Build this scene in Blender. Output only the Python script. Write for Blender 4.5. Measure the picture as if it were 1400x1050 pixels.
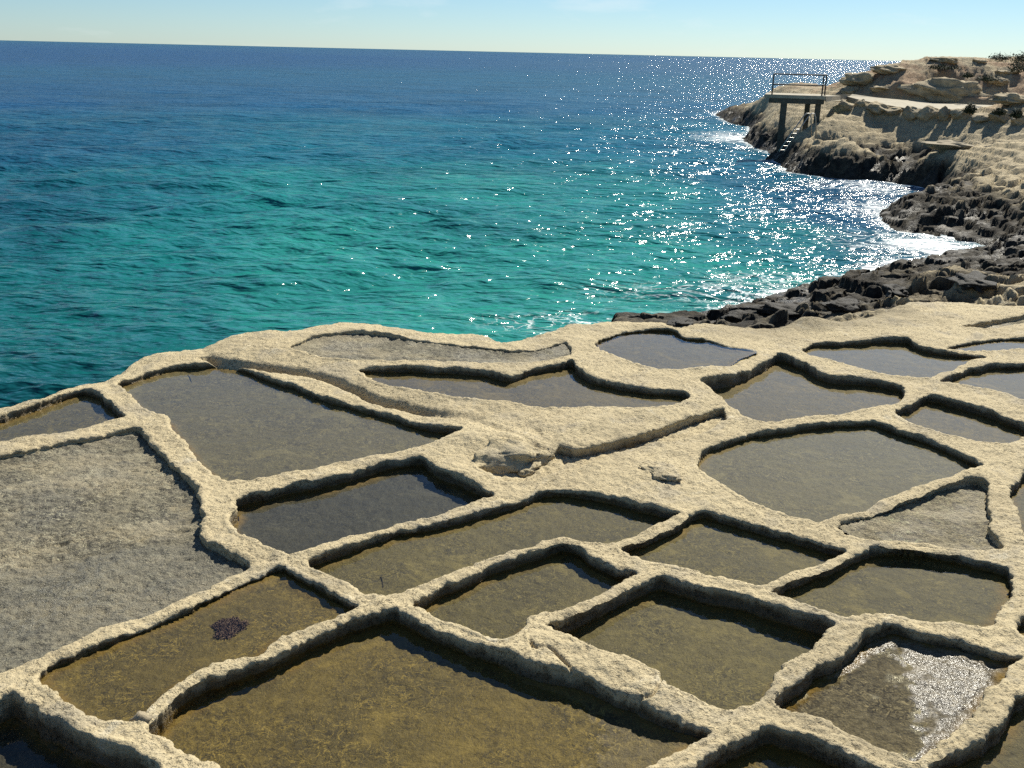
import bpy, bmesh, math, random
import numpy as np
from mathutils import Matrix, Vector

# ------------------------------------------------------------------ camera, sky, sun, exposure
for o in list(bpy.data.objects):
    bpy.data.objects.remove(o)
SC = bpy.context.scene
COL = SC.collection
FPX, PITCH, ROLL, CAMH = 1374.0, math.radians(18.28), math.radians(1.32), 3.8
SUN_AZ, SUN_EL = math.radians(30.0), math.radians(40.0)      # azimuth from +Y towards +X

cam = bpy.data.cameras.new('camera')
cam.sensor_width = 36.0
cam.lens = 36.0 * FPX / 1400.0
cam.clip_start = 0.1
cam.clip_end = 80000
camo = bpy.data.objects.new('camera', cam)
COL.objects.link(camo)
camo.matrix_world = (Matrix.Translation((0, 0, CAMH)) @ Matrix.Rotation(math.pi / 2 - PITCH, 4, 'X')
                     @ Matrix.Rotation(ROLL, 4, 'Z'))
SC.camera = camo

w = bpy.data.worlds.new('World')
SC.world = w
w.use_nodes = True
wn, wl = w.node_tree.nodes, w.node_tree.links
wn.clear()
sky = wn.new('ShaderNodeTexSky')
sky.sky_type = 'NISHITA'
sky.sun_disc = False
sky.sun_elevation = SUN_EL
sky.sun_rotation = SUN_AZ
sky.air_density = 0.8
sky.dust_density = 0.12
sky.ozone_density = 8.0
bg = wn.new('ShaderNodeBackground')
bg.inputs['Strength'].default_value = 0.068
wo = wn.new('ShaderNodeOutputWorld')
# thin broken cloud drifting low over the horizon, all the way round
tc = wn.new('ShaderNodeTexCoord')
mp = wn.new('ShaderNodeMapping')
mp.inputs['Scale'].default_value = (1, 1, 4.0)
nz = wn.new('ShaderNodeTexNoise')
nz.inputs['Scale'].default_value = 9.0
nz.inputs['Detail'].default_value = 6
nz.inputs['Roughness'].default_value = 0.55
cr = wn.new('ShaderNodeValToRGB')
cr.color_ramp.elements[0].position = 0.56
cr.color_ramp.elements[0].color = (0, 0, 0, 1)
cr.color_ramp.elements[1].position = 0.78
cr.color_ramp.elements[1].color = (0.35, 0.35, 0.35, 1)
mx = wn.new('ShaderNodeMix')
mx.data_type = 'RGBA'
mx.inputs[7].default_value = (9.0, 9.4, 9.4, 1)
wl.new(tc.outputs['Generated'], mp.inputs['Vector'])
wl.new(mp.outputs['Vector'], nz.inputs['Vector'])
wl.new(nz.outputs['Fac'], cr.inputs['Fac'])
wl.new(cr.outputs['Color'], mx.inputs[0])
wb = wn.new('ShaderNodeMix')            # white balance of the whole sky
wb.data_type = 'RGBA'
wb.blend_type = 'MULTIPLY'
wb.inputs[0].default_value = 1.0
wb.inputs[7].default_value = (.93, .97, .91, 1)
wl.new(sky.outputs['Color'], wb.inputs[6])
wl.new(wb.outputs[2], mx.inputs[6])
wl.new(mx.outputs[2], bg.inputs['Color'])
wl.new(bg.outputs['Background'], wo.inputs['Surface'])

sl = bpy.data.lights.new('sun', 'SUN')
sl.energy = 5.0
sl.angle = math.radians(0.53)
sl.color = (1.0, 0.95, 0.83)
so = bpy.data.objects.new('sun', sl)
COL.objects.link(so)
sdir = Vector((math.sin(SUN_AZ) * math.cos(SUN_EL), math.cos(SUN_AZ) * math.cos(SUN_EL), math.sin(SUN_EL)))
so.rotation_euler = sdir.to_track_quat('Z', 'Y').to_euler()
so.location = sdir * 60

SC.view_settings.view_transform = 'Standard'
SC.view_settings.look = 'None'
SC.view_settings.gamma = 1.0
SC.view_settings.use_curve_mapping = False
SC.view_settings.exposure = 0.64
SC.render.engine = 'CYCLES'
SC.cycles.use_denoising = False
SC.cycles.max_bounces = 6
SC.cycles.transparent_max_bounces = 8
SC.cycles.caustics_reflective = False
SC.cycles.caustics_refractive = False
SC.cycles.sample_clamp_indirect = 4.0

# ------------------------------------------------------------------ measuring the place
def ray(px, py):
    u = (px - 700) / FPX
    v = (525 - py) / FPX
    c, s = math.cos(ROLL), math.sin(ROLL)
    u2, v2 = u * c - v * s, u * s + v * c
    return (u2, math.cos(PITCH) + v2 * math.sin(PITCH), -math.sin(PITCH) + v2 * math.cos(PITCH))

def U(px, py, z=0.0):
    d = ray(px, py)
    t = (z - CAMH) / d[2]
    return (d[0] * t, d[1] * t)

def UD(px, py, r):
    d = ray(px, py)
    t = r / math.hypot(d[0], d[1])
    return (d[0] * t, d[1] * t, CAMH + d[2] * t)

rng = np.random.default_rng(7)
PERM = np.concatenate([rng.permutation(512)] * 3)
GA = rng.uniform(0, 2 * np.pi, 512)
GX, GY = np.cos(GA), np.sin(GA)

def perlin(x, y, seed=0):
    x = x + seed * 17.31
    y = y - seed * 9.77
    xi = np.floor(x).astype(np.int64)
    yi = np.floor(y).astype(np.int64)
    fx, fy = x - xi, y - yi
    u = fx * fx * fx * (fx * (fx * 6 - 15) + 10)
    v = fy * fy * fy * (fy * (fy * 6 - 15) + 10)
    def g(ix, iy, dx, dy):
        h = PERM[(PERM[ix & 511] + iy) & 511]
        return GX[h] * dx + GY[h] * dy
    a = g(xi, yi, fx, fy)
    b = g(xi + 1, yi, fx - 1, fy)
    c = g(xi, yi + 1, fx, fy - 1)
    d = g(xi + 1, yi + 1, fx - 1, fy - 1)
    return ((a + (b - a) * u) * (1 - v) + (c + (d - c) * u) * v) * 1.5

def fbm(x, y, f, o=3, seed=0, gain=0.5):
    s = np.zeros_like(x)
    a = 1.0
    for k in range(o):
        s += a * perlin(x * f, y * f, seed + k * 5)
        f *= 2.03
        a *= gain
    return s

def blocks(x, y, seed=0):
    """jointed rock: a random level and tilt for every block, and the distance to the nearest joint"""
    xi, yi = np.floor(x).astype(np.int64), np.floor(y).astype(np.int64)
    d1 = np.full(x.shape, 9.0)
    d2 = np.full(x.shape, 9.0)
    lv = np.zeros(x.shape)
    for ox in (-1, 0, 1):
        for oy in (-1, 0, 1):
            a, b = xi + ox, yi + oy
            h = PERM[(PERM[(a + seed * 31) & 511] + b) & 511]
            g = PERM[(h + 77) & 511]
            k_ = PERM[(h + 201) & 511]
            dx, dy = x - (a + .15 + .7 * h / 512.0), y - (b + .15 + .7 * g / 512.0)
            d = np.hypot(dx, dy)
            v = (k_ / 512.0 - .5) + (h / 256.0 - 1) * .35 * dx + (g / 256.0 - 1) * .35 * dy
            n_ = d < d1
            d2 = np.where(n_, d1, np.minimum(d2, d))
            lv = np.where(n_, v, lv)
            d1 = np.where(n_, d, d1)
    return lv, d2 - d1

def sstep(a, b, x):
    t = np.clip((x - a) / (b - a), 0, 1)
    return t * t * (3 - 2 * t)

def crom(P, n=6, closed=True):
    P = np.array(P, float)
    m = len(P)
    out = []
    for i in range(m if closed else m - 1):
        if closed:
            p0, p1, p2, p3 = P[(i - 1) % m], P[i], P[(i + 1) % m], P[(i + 2) % m]
        else:
            p0, p1, p2, p3 = P[max(i - 1, 0)], P[i], P[i + 1], P[min(i + 2, m - 1)]
        for k in range(n):
            t = k / n
            # tension keeps the corners of the cut pans fairly tight
            m1, m2 = 0.36 * (p2 - p0), 0.36 * (p3 - p1)
            t2, t3 = t * t, t * t * t
            out.append((2 * t3 - 3 * t2 + 1) * p1 + (t3 - 2 * t2 + t) * m1 + (-2 * t3 + 3 * t2) * p2 + (t3 - t2) * m2)
    return np.array(out)

def sdf(poly, x, y):
    """signed distance to a closed outline, negative inside"""
    n = len(poly)
    d2 = np.full(x.shape, 1e9)
    ins = np.zeros(x.shape, bool)
    for i in range(n):
        ax, ay = poly[i]
        bx, by = poly[(i + 1) % n]
        ex, ey = bx - ax, by - ay
        wx, wy = x - ax, y - ay
        t = np.clip((wx * ex + wy * ey) / (ex * ex + ey * ey + 1e-12), 0, 1)
        dx, dy = wx - ex * t, wy - ey * t
        d2 = np.minimum(d2, dx * dx + dy * dy)
        if ay != by:
            c = ((ay <= y) != (by <= y)) & (x < ex * (y - ay) / (by - ay) + ax)
            ins ^= c
    d = np.sqrt(d2)
    return np.where(ins, -d, d)

# ------------------------------------------------------------------ the salt pans (outline of each cut edge, level, floor and water below the rim)
BL = 0.10
PANS = []
def pan(key, pts, fl, wl_, floor, label, lev=0.0, gx=0.0, gy=0.0, wall=0.045, rough=0.004):
    PANS.append(dict(key=key, pts=pts, fl=fl, wl=wl_, floor=floor, label=label, lev=lev, gx=gx, gy=gy, wall=wall, rough=rough))

pan('P1', [(206,990),(214,972),(250,942),(310,915),(400,880),(480,847),(533,830),(548,834),(606,866),(674,889),(743,913),(794,926),(846,950),(880,964),(920,985),(954,995),(975,1000),(961,1012),(930,1025),(880,1052),(820,1110),(640,1210),(430,1140),(298,1052),(267,1035),(240,1021)],
    .185, .152, 'gold', 'largest front salt pan with golden brown water, cut off by the bottom edge', gx=0.03, gy=-0.0)
pan('P2', [(55,921),(79,902),(130,882),(206,849),(260,827),(309,805),(343,789),(377,776),(394,779),(428,800),(456,815),(490,829),(480,837),(440,850),(377,868),(343,892),(291,909),(240,937),(212,961),(192,980),(144,983),(117,977),(89,958),(62,937)],
    .10, .07, 'gold', 'long shallow salt pan at lower left holding a purple seaweed clump')
pan('P3', [(-140,1000),(-60,962),(0,953),(20,949),(38,964),(86,992),(137,1009),(182,1026),(206,1047),(235,1095),(100,1210),(-150,1180)],
    .27, .25, 'slate', 'deep shaded salt pan in the bottom left corner')
pan('P4', [(-90,655),(-60,634),(0,620),(41,613),(86,601),(137,592),(180,583),(194,586),(219,615),(252,646),(271,670),(279,692),(274,718),(279,737),(310,752),(344,771),(309,789),(240,820),(189,841),(137,861),(86,882),(34,903),(0,917),(-90,950),(-200,900)],
    .075, None, 'dry', 'broad dry salt pan with rough pitted grey floor at left', gx=-0.01, gy=-0.012, rough=0.011)
pan('P5', [(-90,592),(-50,578),(0,566),(51,550),(108,529),(130,533),(154,553),(172,569),(137,576),(86,588),(34,596),(0,602),(-50,612)],
    .16, .13, 'olive', 'small salt pan with brown rimmed water at the far left edge')
pan('P6', [(158,523),(192,511),(240,499),(291,495),(326,499),(360,512),(384,521),(401,524),(427,536),(503,557),(571,577),(613,586),(634,590),(606,601),(554,615),(503,624),(451,634),(400,643),(377,649),(315,656),(285,639),(261,615),(240,588),(219,567),(192,553),(171,533)],
    .13, .105, 'grey', 'big pale grey salt pan with curved top edge beside the sea at left')
pan('P7', [(323,680),(377,667),(446,653),(503,637),(544,627),(577,624),(606,643),(633,651),(660,667),(672,677),(647,685),(606,699),(554,711),(486,732),(451,742),(421,752),(400,755),(374,752),(343,735),(319,718),(313,705),(321,692)],
    .19, .14, 'slate', 'darkest slate coloured salt pan left of centre with a crack across its floor')
pan('P8', [(421,766),(469,747),(537,724),(606,709),(640,701),(691,687),(726,673),(748,667),(785,669),(829,676),(869,686),(929,700),(913,710),(869,730),(838,741),(800,739),(767,736),(709,748),(640,769),(589,793),(554,808),(528,814),(496,810),(462,789),(432,777)],
    .15, .12, 'olive', 'long olive brown salt pan across the centre, wet sparkle on its far wall')
pan('P9', [(562,823),(606,800),(640,784),(691,764),(743,747),(770,740),(787,743),(811,760),(846,775),(872,778),(856,793),(794,827),(740,843),(722,848),(713,860),(684,875),(660,868),(623,851),(592,841)],
    .18, .14, 'olive', 'small dark olive salt pan in the middle, below the long central pan')
pan('P10', [(851,748),(869,734),(913,716),(950,699),(968,694),(1001,703),(1068,725),(1134,741),(1160,749),(1134,765),(1090,783),(1046,798),(1001,792),(957,779),(900,768),(872,760)],
    .17, .14, 'olive', 'olive salt pan right of centre, one thin wall east of the long central pan')
pan('P11', [(746,859),(777,841),(829,817),(880,793),(905,784),(925,789),(971,803),(1023,813),(1074,831),(1119,844),(1137,852),(1128,872),(1109,892),(1085,903),(1064,923),(1057,940),(1023,961),(989,966),(961,957),(937,950),(915,944),(895,920),(850,903),(829,896),(777,872)],
    .225, .19, 'olive', 'brown salt pan behind the thick cracked rim, right of bottom centre')
pan('P12', [(1056,808),(1091,789),(1143,767),(1194,748),(1225,743),(1250,744),(1297,753),(1349,767),(1376,776),(1383,793),(1379,820),(1366,841),(1347,853),(1314,851),(1263,846),(1211,839),(1160,844),(1126,834),(1085,819)],
    .16, .13, 'olive', 'brown square salt pan at right, directly above the glistening wet pan')
pan('P13', [(1067,957),(1098,930),(1115,909),(1153,892),(1184,863),(1205,855),(1229,851),(1263,861),(1314,875),(1366,892),(1398,898),(1379,913),(1349,947),(1314,988),(1280,1023),(1255,1040),(1229,1029),(1160,999),(1112,975),(1085,968)],
    .115, .112, 'wet', 'glistening half drained salt pan at lower right with sparkling wet floor', gx=0.03, gy=-0.004, rough=0.004)
pan('P14', [(930,1065),(947,1047),(989,1023),(1023,999),(1050,985),(1074,992),(1126,1016),(1177,1040),(1240,1075),(1180,1140),(1000,1150)],
    .22, .19, 'gold', 'deep shadowed salt pan at the bottom edge, below the glistening pan')
pan('P15', [(1277,1048),(1314,1023),(1349,1005),(1366,985),(1400,947),(1450,910),(1530,1000),(1450,1130),(1300,1120)],
    .20, .17, 'olive', 'salt pan in the bottom right corner, mostly outside the frame')
pan('P16', [(950,628),(970,610),(1010,593),(1068,584),(1134,575),(1192,573),(1223,582),(1267,597),(1311,617),(1348,633),(1311,646),(1267,663),(1201,690),(1156,703),(1130,711),(1090,703),(1028,686),(988,663),(957,643)],
    .15, .115, 'grey', 'large grey kite shaped salt pan at right of centre')
pan('P17', [(1150,718),(1201,697),(1223,686),(1258,672),(1303,656),(1330,650),(1346,653),(1352,664),(1349,690),(1358,725),(1366,746),(1311,751),(1245,743),(1179,738)],
    .09, None, 'drypale', 'shallow dry salt pan with pale pitted floor near the right edge', gx=-0.045, gy=0.0, rough=0.008)
pan('P18', [(1440,628),(1400,646),(1383,663),(1387,681),(1393,705),(1403,728),(1440,742),(1520,720),(1520,645)],
    .19, .15, 'olive', 'salt pan cut off by the right edge, beside the pale dry pan')
pan('P18b', [(1388,861),(1402,844),(1450,818),(1520,860),(1480,890),(1420,880)],
    .18, .15, 'olive', 'sliver of salt pan at the right edge, above the glistening pan')
pan('P19', [(1223,560),(1245,550),(1272,539),(1311,548),(1356,562),(1400,577),(1412,588),(1400,598),(1378,606),(1334,601),(1289,590),(1258,581),(1229,569)],
    .18, .14, 'brownwet', 'narrow blue grey salt pan at right, above the big kite shaped pan')
pan('P20', [(956,526),(993,517),(1028,504),(1055,488),(1072,484),(1090,491),(1125,508),(1148,513),(1179,515),(1223,521),(1238,528),(1227,546),(1187,557),(1148,564),(1090,570),(1046,576),(1019,571),(997,553),(975,538)],
    .195, .16, 'brownwet', 'deep salt pan below the round one, half brown half sky reflection')
pan('P21', [(811,470),(829,460),(869,451),(913,449),(939,460),(966,462),(1001,471),(1036,475),(1019,484),(993,497),(957,502),(913,504),(869,497),(833,484)],
    .10, .055, 'brownwet', 'rounded raised salt pan near the sea with a thick looped rim', lev=BL)
pan('P22', [(491,503),(537,499),(606,502),(667,505),(695,513),(715,507),(760,497),(783,493),(790,503),(807,514),(846,523),(891,531),(931,533),(945,540),(926,551),(891,557),(846,557),(780,555),(743,553),(674,545),(606,536),(554,526),(520,517)],
    .15, .12, 'brownwet', 'long crescent salt pan in the middle distance with sky reflection', lev=BL)
pan('P23', [(395,474),(434,458),(486,452),(530,457),(580,465),(640,471),(700,478),(745,474),(774,467),(780,485),(755,492),(700,497),(610,494),(500,491),(440,484)],
    .055, None, 'dry', 'dry shallow salt pan with grey floor along the seaward edge', lev=BL, rough=0.010)
pan('P24', [(1097,476),(1117,466),(1156,466),(1201,462),(1241,462),(1263,473),(1311,480),(1350,485),(1334,489),(1303,504),(1267,515),(1223,513),(1179,504),(1143,495),(1112,487)],
    .15, .115, 'brownwet', 'upper right salt pan reflecting the sky beside the open pale ledge')
pan('P25', [(1285,520),(1311,508),(1351,497),(1400,495),(1460,500),(1490,530),(1450,560),(1400,547),(1356,533),(1311,525)],
    .16, .12, 'brownwet', 'sky reflecting salt pan at the right edge, between two narrow ones')
pan('P26', [(1294,475),(1342,464),(1400,461),(1460,465),(1450,478),(1400,475),(1334,477)],
    .10, .07, 'brownwet', 'thin far salt pan near the right edge under the pale ledge')
pan('P27', [(1316,445),(1356,438),(1400,429),(1470,425),(1470,440),(1400,442),(1356,449)],
    .10, None, 'drypale', 'farthest narrow dry salt pan at the right edge of the ledge')
pan('G', [(986,561),(935,579),(877,598),(824,612),(785,618),(762,613),(750,622),(737,620),(720,618),(704,621),(690,627),(672,634),(652,641),(668,648),(690,656),(715,657),(755,648),(790,638),(824,628),(869,613),(913,604),(957,592),(988,576)],
    .075, None, 'gully', 'narrow damp channel winding between the raised block and the kite shaped pan', rough=0.012)
PANS[-1]['name'], PANS[-1]['cat'] = 'rock_channel', 'channel'
for P in PANS:
    if P['wl'] is not None and P['key'] != 'P13':
        P['wl'], P['fl'] = P['wl'] * .72, P['wl'] * .72 + (P['fl'] - P['wl']) * .85
    P['poly'] = crom([U(a, b, P['lev']) for a, b in P['pts']], 6)

BLOCK = crom([U(a, b, BL) for a, b in [(290,478),(345,487),(400,494),(434,501),(486,519),(537,540),(589,549),(640,558),(667,567),(709,591),(746,608),(777,610),(829,602),(891,585),(957,566),(990,553),(1010,520),(1060,485),(1120,455),(1120,420),(900,415),(500,400),(290,430)]], 3)
SHELF = crom([U(a, b, 0) for a, b in [(-260,640),(-120,585),(0,553),(69,536),(120,519),(165,502),(213,481),(254,474),(290,472),(303,466),(343,459),(400,457),(469,447),(503,447),(554,454),(606,460),(654,463),(691,470),(743,464),(794,447),(846,446),(900,449),(960,447),(1020,447),(1080,443),(1103,437),(1165,436),(1200,423),(1258,412),(1330,411),(1400,412),(1560,415)]], 4, closed=False)
SHELF = np.vstack([SHELF, [(30, 16), (30, -3), (-14, -3), (-14, 5.5)]])
FADE0, FADE1 = U(960, 490, 0)[0], U(1110, 480, 0)[0]

# control heights for the headland: (x, y, z)
WZ = -1.4
CP = []
def cpz(L):
    for a, b, z in L:
        x, y = U(a, b, z)
        CP.append((x, y, z))
def cpd(L):
    for a, b, r in L:
        CP.append(UD(a, b, r))
def cpw(L, z):
    for a, b in L:
        x, y = U(a, b, WZ)
        CP.append((x, y, z))
cpw([(800,444),(880,442),(955,431),(1040,412),(1075,396),(1150,380),(1205,362),(1262,358),(1305,352),(1345,345),(1350,332),(1300,328),(1235,315),(1200,297),(1222,281),(1262,268),(1285,262),(1245,246),(1190,235),(1130,228),(1075,216),(1045,204),(1030,190),(1022,172),(1016,162),(994,153)], WZ)
cpw([(780,430),(870,415),(960,395),(1040,380),(1120,350),(1190,335),(1250,338),(1290,340),(1150,300),(1160,275),(1230,262),(1180,250),(1100,245),(1040,225),(990,190),(970,160),(960,140)], -2.7)
cpz([(900,446,-1.0),(960,440,-1.0),(1050,432,-.8),(1060,440,-.55),(1100,415,-.95),(1150,408,-.85),(1200,392,-.55),(1200,425,-.2),(1250,378,-.85),(1300,385,-.45),(1300,365,-.95),(1400,372,-.45),(1400,345,-.75),(1400,415,-.15)])
cpz([(1222,288,-1.05),(1250,276,-.75),(1310,272,-.45),(1310,300,-1.0),(1350,305,-.95),(1395,300,-.6),(1395,325,-.95),(1360,285,-.7),(1400,275,-.3)])
cpz([(1065,198,-.95),(1080,188,-.6),(1110,176,.05),(1110,200,-.8),(1150,170,.35),(1160,205,-.5),(1200,172,.45),(1200,222,-.8),(1220,212,-.3),(1260,232,-.7),(1260,200,.15),(1300,178,.5),(1310,245,-.6),(1320,215,.05),(1400,170,.68),(1400,200,.4),(1400,235,.05),(1400,260,-.15),(1350,262,-.4)])
cpz([(1480,412,0),(1500,300,-.2),(1500,240,.2),(1500,180,.8),(1600,250,.4),(1600,180,.9),(1700,300,0.2),(1700,170,1.0)])
cpz([(1090,160,.5),(1120,156,.75),(1150,152,.9),(1180,150,.95),(1240,154,1.05),(1300,156,1.05),(1400,160,1.05),(1480,162,1.1),(1600,166,1.2),(1280,145,1.24),(1340,148,1.2),(1420,151,1.18)])
cpd([(1150,124,61),(1163,112,65),(1200,107,66),(1240,97,69),(1290,91,71),(1340,86,73),(1400,81,77),(1480,76,77),(1600,76,77),(1185,129,60),(1240,133,60.5),(1300,138,60),(1400,144,57),(1300,113,65),(1400,112,65),(1350,125,61.5),(1500,112,65)])
cpd([(1120,170,56.3),(1120,185,54.3),(1130,156,58.5),(1112,158,60),(1074,190,57.5),(1160,186,52)])
cpd([(1050,127,86),(1012,133,95),(1100,121,82),(1130,119,76),(1060,150,70),(1040,170,68),(1000,146,98)])
for (a, r, z) in [(1240, 80, 2.5), (1290, 82, 3.0), (1340, 84, 3.5), (1400, 88, 4.0), (1480, 88, 4.2), (1180, 76, 2.0), (1240, 92, 1.6), (1165, 84, 1.2), (1320, 95, 3.2), (1420, 100, 3.8), (1550, 105, 4), (1130, 100, .2), (1060, 112, -1.5), (1000, 116, -2.7), (1240, 118, -1.4), (1100, 130, -3), (1320, 130, -1), (1450, 140, 1.0), (940, 110, -3)]:
    d = ray(a, 90)
    k = r / math.hypot(d[0], d[1])
    CP.append((d[0] * k, d[1] * k, z))
CP = np.array(CP)
SCL = 20.0
def tps_phi(r2):
    return 0.5 * r2 * np.log(r2 + 1e-9)
n = len(CP)
cx, cy = CP[:, 0] / SCL, CP[:, 1] / SCL
Kmat = tps_phi((cx[:, None] - cx) ** 2 + (cy[:, None] - cy) ** 2) + np.eye(n) * 2e-3
Pm = np.stack([np.ones(n), cx, cy], 1)
A = np.block([[Kmat, Pm], [Pm.T, np.zeros((3, 3))]])
SOL = np.linalg.solve(A, np.concatenate([CP[:, 2], np.zeros(3)]))

RE = [(1130,126.5,1130,124,1.95),(1155,131,1165,128.5,1.81),(1180,137.5,1200,133.5,1.65),(1210,143,1240,137,1.50),(1240,148,1280,140.5,1.40),(1290,149.5,1320,142.5,1.42),(1350,150.5,1365,144,1.42),(1430,152,1430,146,1.42),(1520,154,1520,148,1.42)]
PATHC = [(np.array(U(a, b, z)), np.array(U(c, d, z + .1)), z) for a, b, c, d, z in RE[1:]]

def headland_h(x, y):
    X, Y = x / SCL, y / SCL
    z = SOL[n] + SOL[n + 1] * X + SOL[n + 2] * Y
    for i in range(n):
        z = z + SOL[i] * tps_phi((X - cx[i]) ** 2 + (Y - cy[i]) ** 2)
    z = np.clip(z, -3.2, 6.5)
    r = np.hypot(x, y)
    # ledges and jointing of bedded limestone
    ax, ay = x * .93 + y * .36, -x * .36 + y * .93
    rug = sstep(-1.6, -0.7, z) * (1 - .55 * sstep(0.0, .5, z)) + .25
    rid = 1 - np.abs(fbm(ax * .55, ay * 1.5, .5, 4, 11, .42))
    bx, by = ax + .25 * fbm(x, y, .7, 3, 22), ay + .25 * fbm(x, y, .7, 3, 23)
    l1, j1 = blocks(bx * .55, by * 1.1, 1)
    l2, j2 = blocks(bx * 1.7, by * 2.6, 2)
    bw = 1 - .82 * sstep(-.45, .15, z)
    z = z + rug * (.20 * (rid - .72) + bw * (.26 * l1 + .13 * l2 - .10 * sstep(.14, .0, j1) - .05 * sstep(.12, 0, j2)) + .03 * fbm(ax, ay, 2.5, 3, 21, .5))
    z = z + .10 * sstep(.1, 2.5, z) * fbm(ax * .5, ay * 1.6, .8, 4, 31, .55)
    st = .24
    q = (z + .12 * fbm(x, y, .3, 2, 41)) / st
    fr = q - np.floor(q)
    terr = (np.floor(q) + sstep(.35, .65, fr)) * st
    z = z + .7 * (terr - q * st)
    z = z + .045 * sstep(-1.5, -.6, z) * (fbm(ax * .8, ay * 1.4, 2.6, 3, 51, .6)) + .05 * sstep(1.4, 2.2, z) * fbm(ax * .5, ay * 1.5, 2.0, 4, 52, .6)
    # bed of the path
    for (p0, q0, z0), (p1, q1, z1) in zip(PATHC[:-1], PATHC[1:]):
        c0, c1 = (p0 + q0) / 2, (p1 + q1) / 2
        hw = (np.linalg.norm(p0 - q0) + np.linalg.norm(p1 - q1)) / 4
        e = c1 - c0
        t = ((x - c0[0]) * e[0] + (y - c0[1]) * e[1]) / (e @ e)
        tc_ = np.clip(t, 0, 1)
        d = np.hypot(x - c0[0] - e[0] * tc_, y - c0[1] - e[1] * tc_)
        lvl = z0 + (z1 - z0) * tc_ - .20
        k_ = sstep(hw + 1.0, hw + .25, d)
        z = np.where(z > lvl, z + (lvl - z) * k_, z)
    # hidden where the open water is
    az = np.degrees(np.arctan2(x, y))
    return np.where(r < 14.0, z, z) - 4 * (1 - sstep(3.0, 6.0, az))

def warp(x, y):
    return (x + .030 * fbm(x, y, 2.3, 2, 1) + .003 * fbm(x, y, 9.0, 2, 2) + .018 * np.maximum(0, fbm(x, y, 4.5, 2, 14) - .25),
            y + .030 * fbm(x, y, 2.3, 2, 3) + .003 * fbm(x, y, 9.0, 2, 4) + .018 * np.maximum(0, fbm(x, y, 4.5, 2, 15) - .25))

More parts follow.
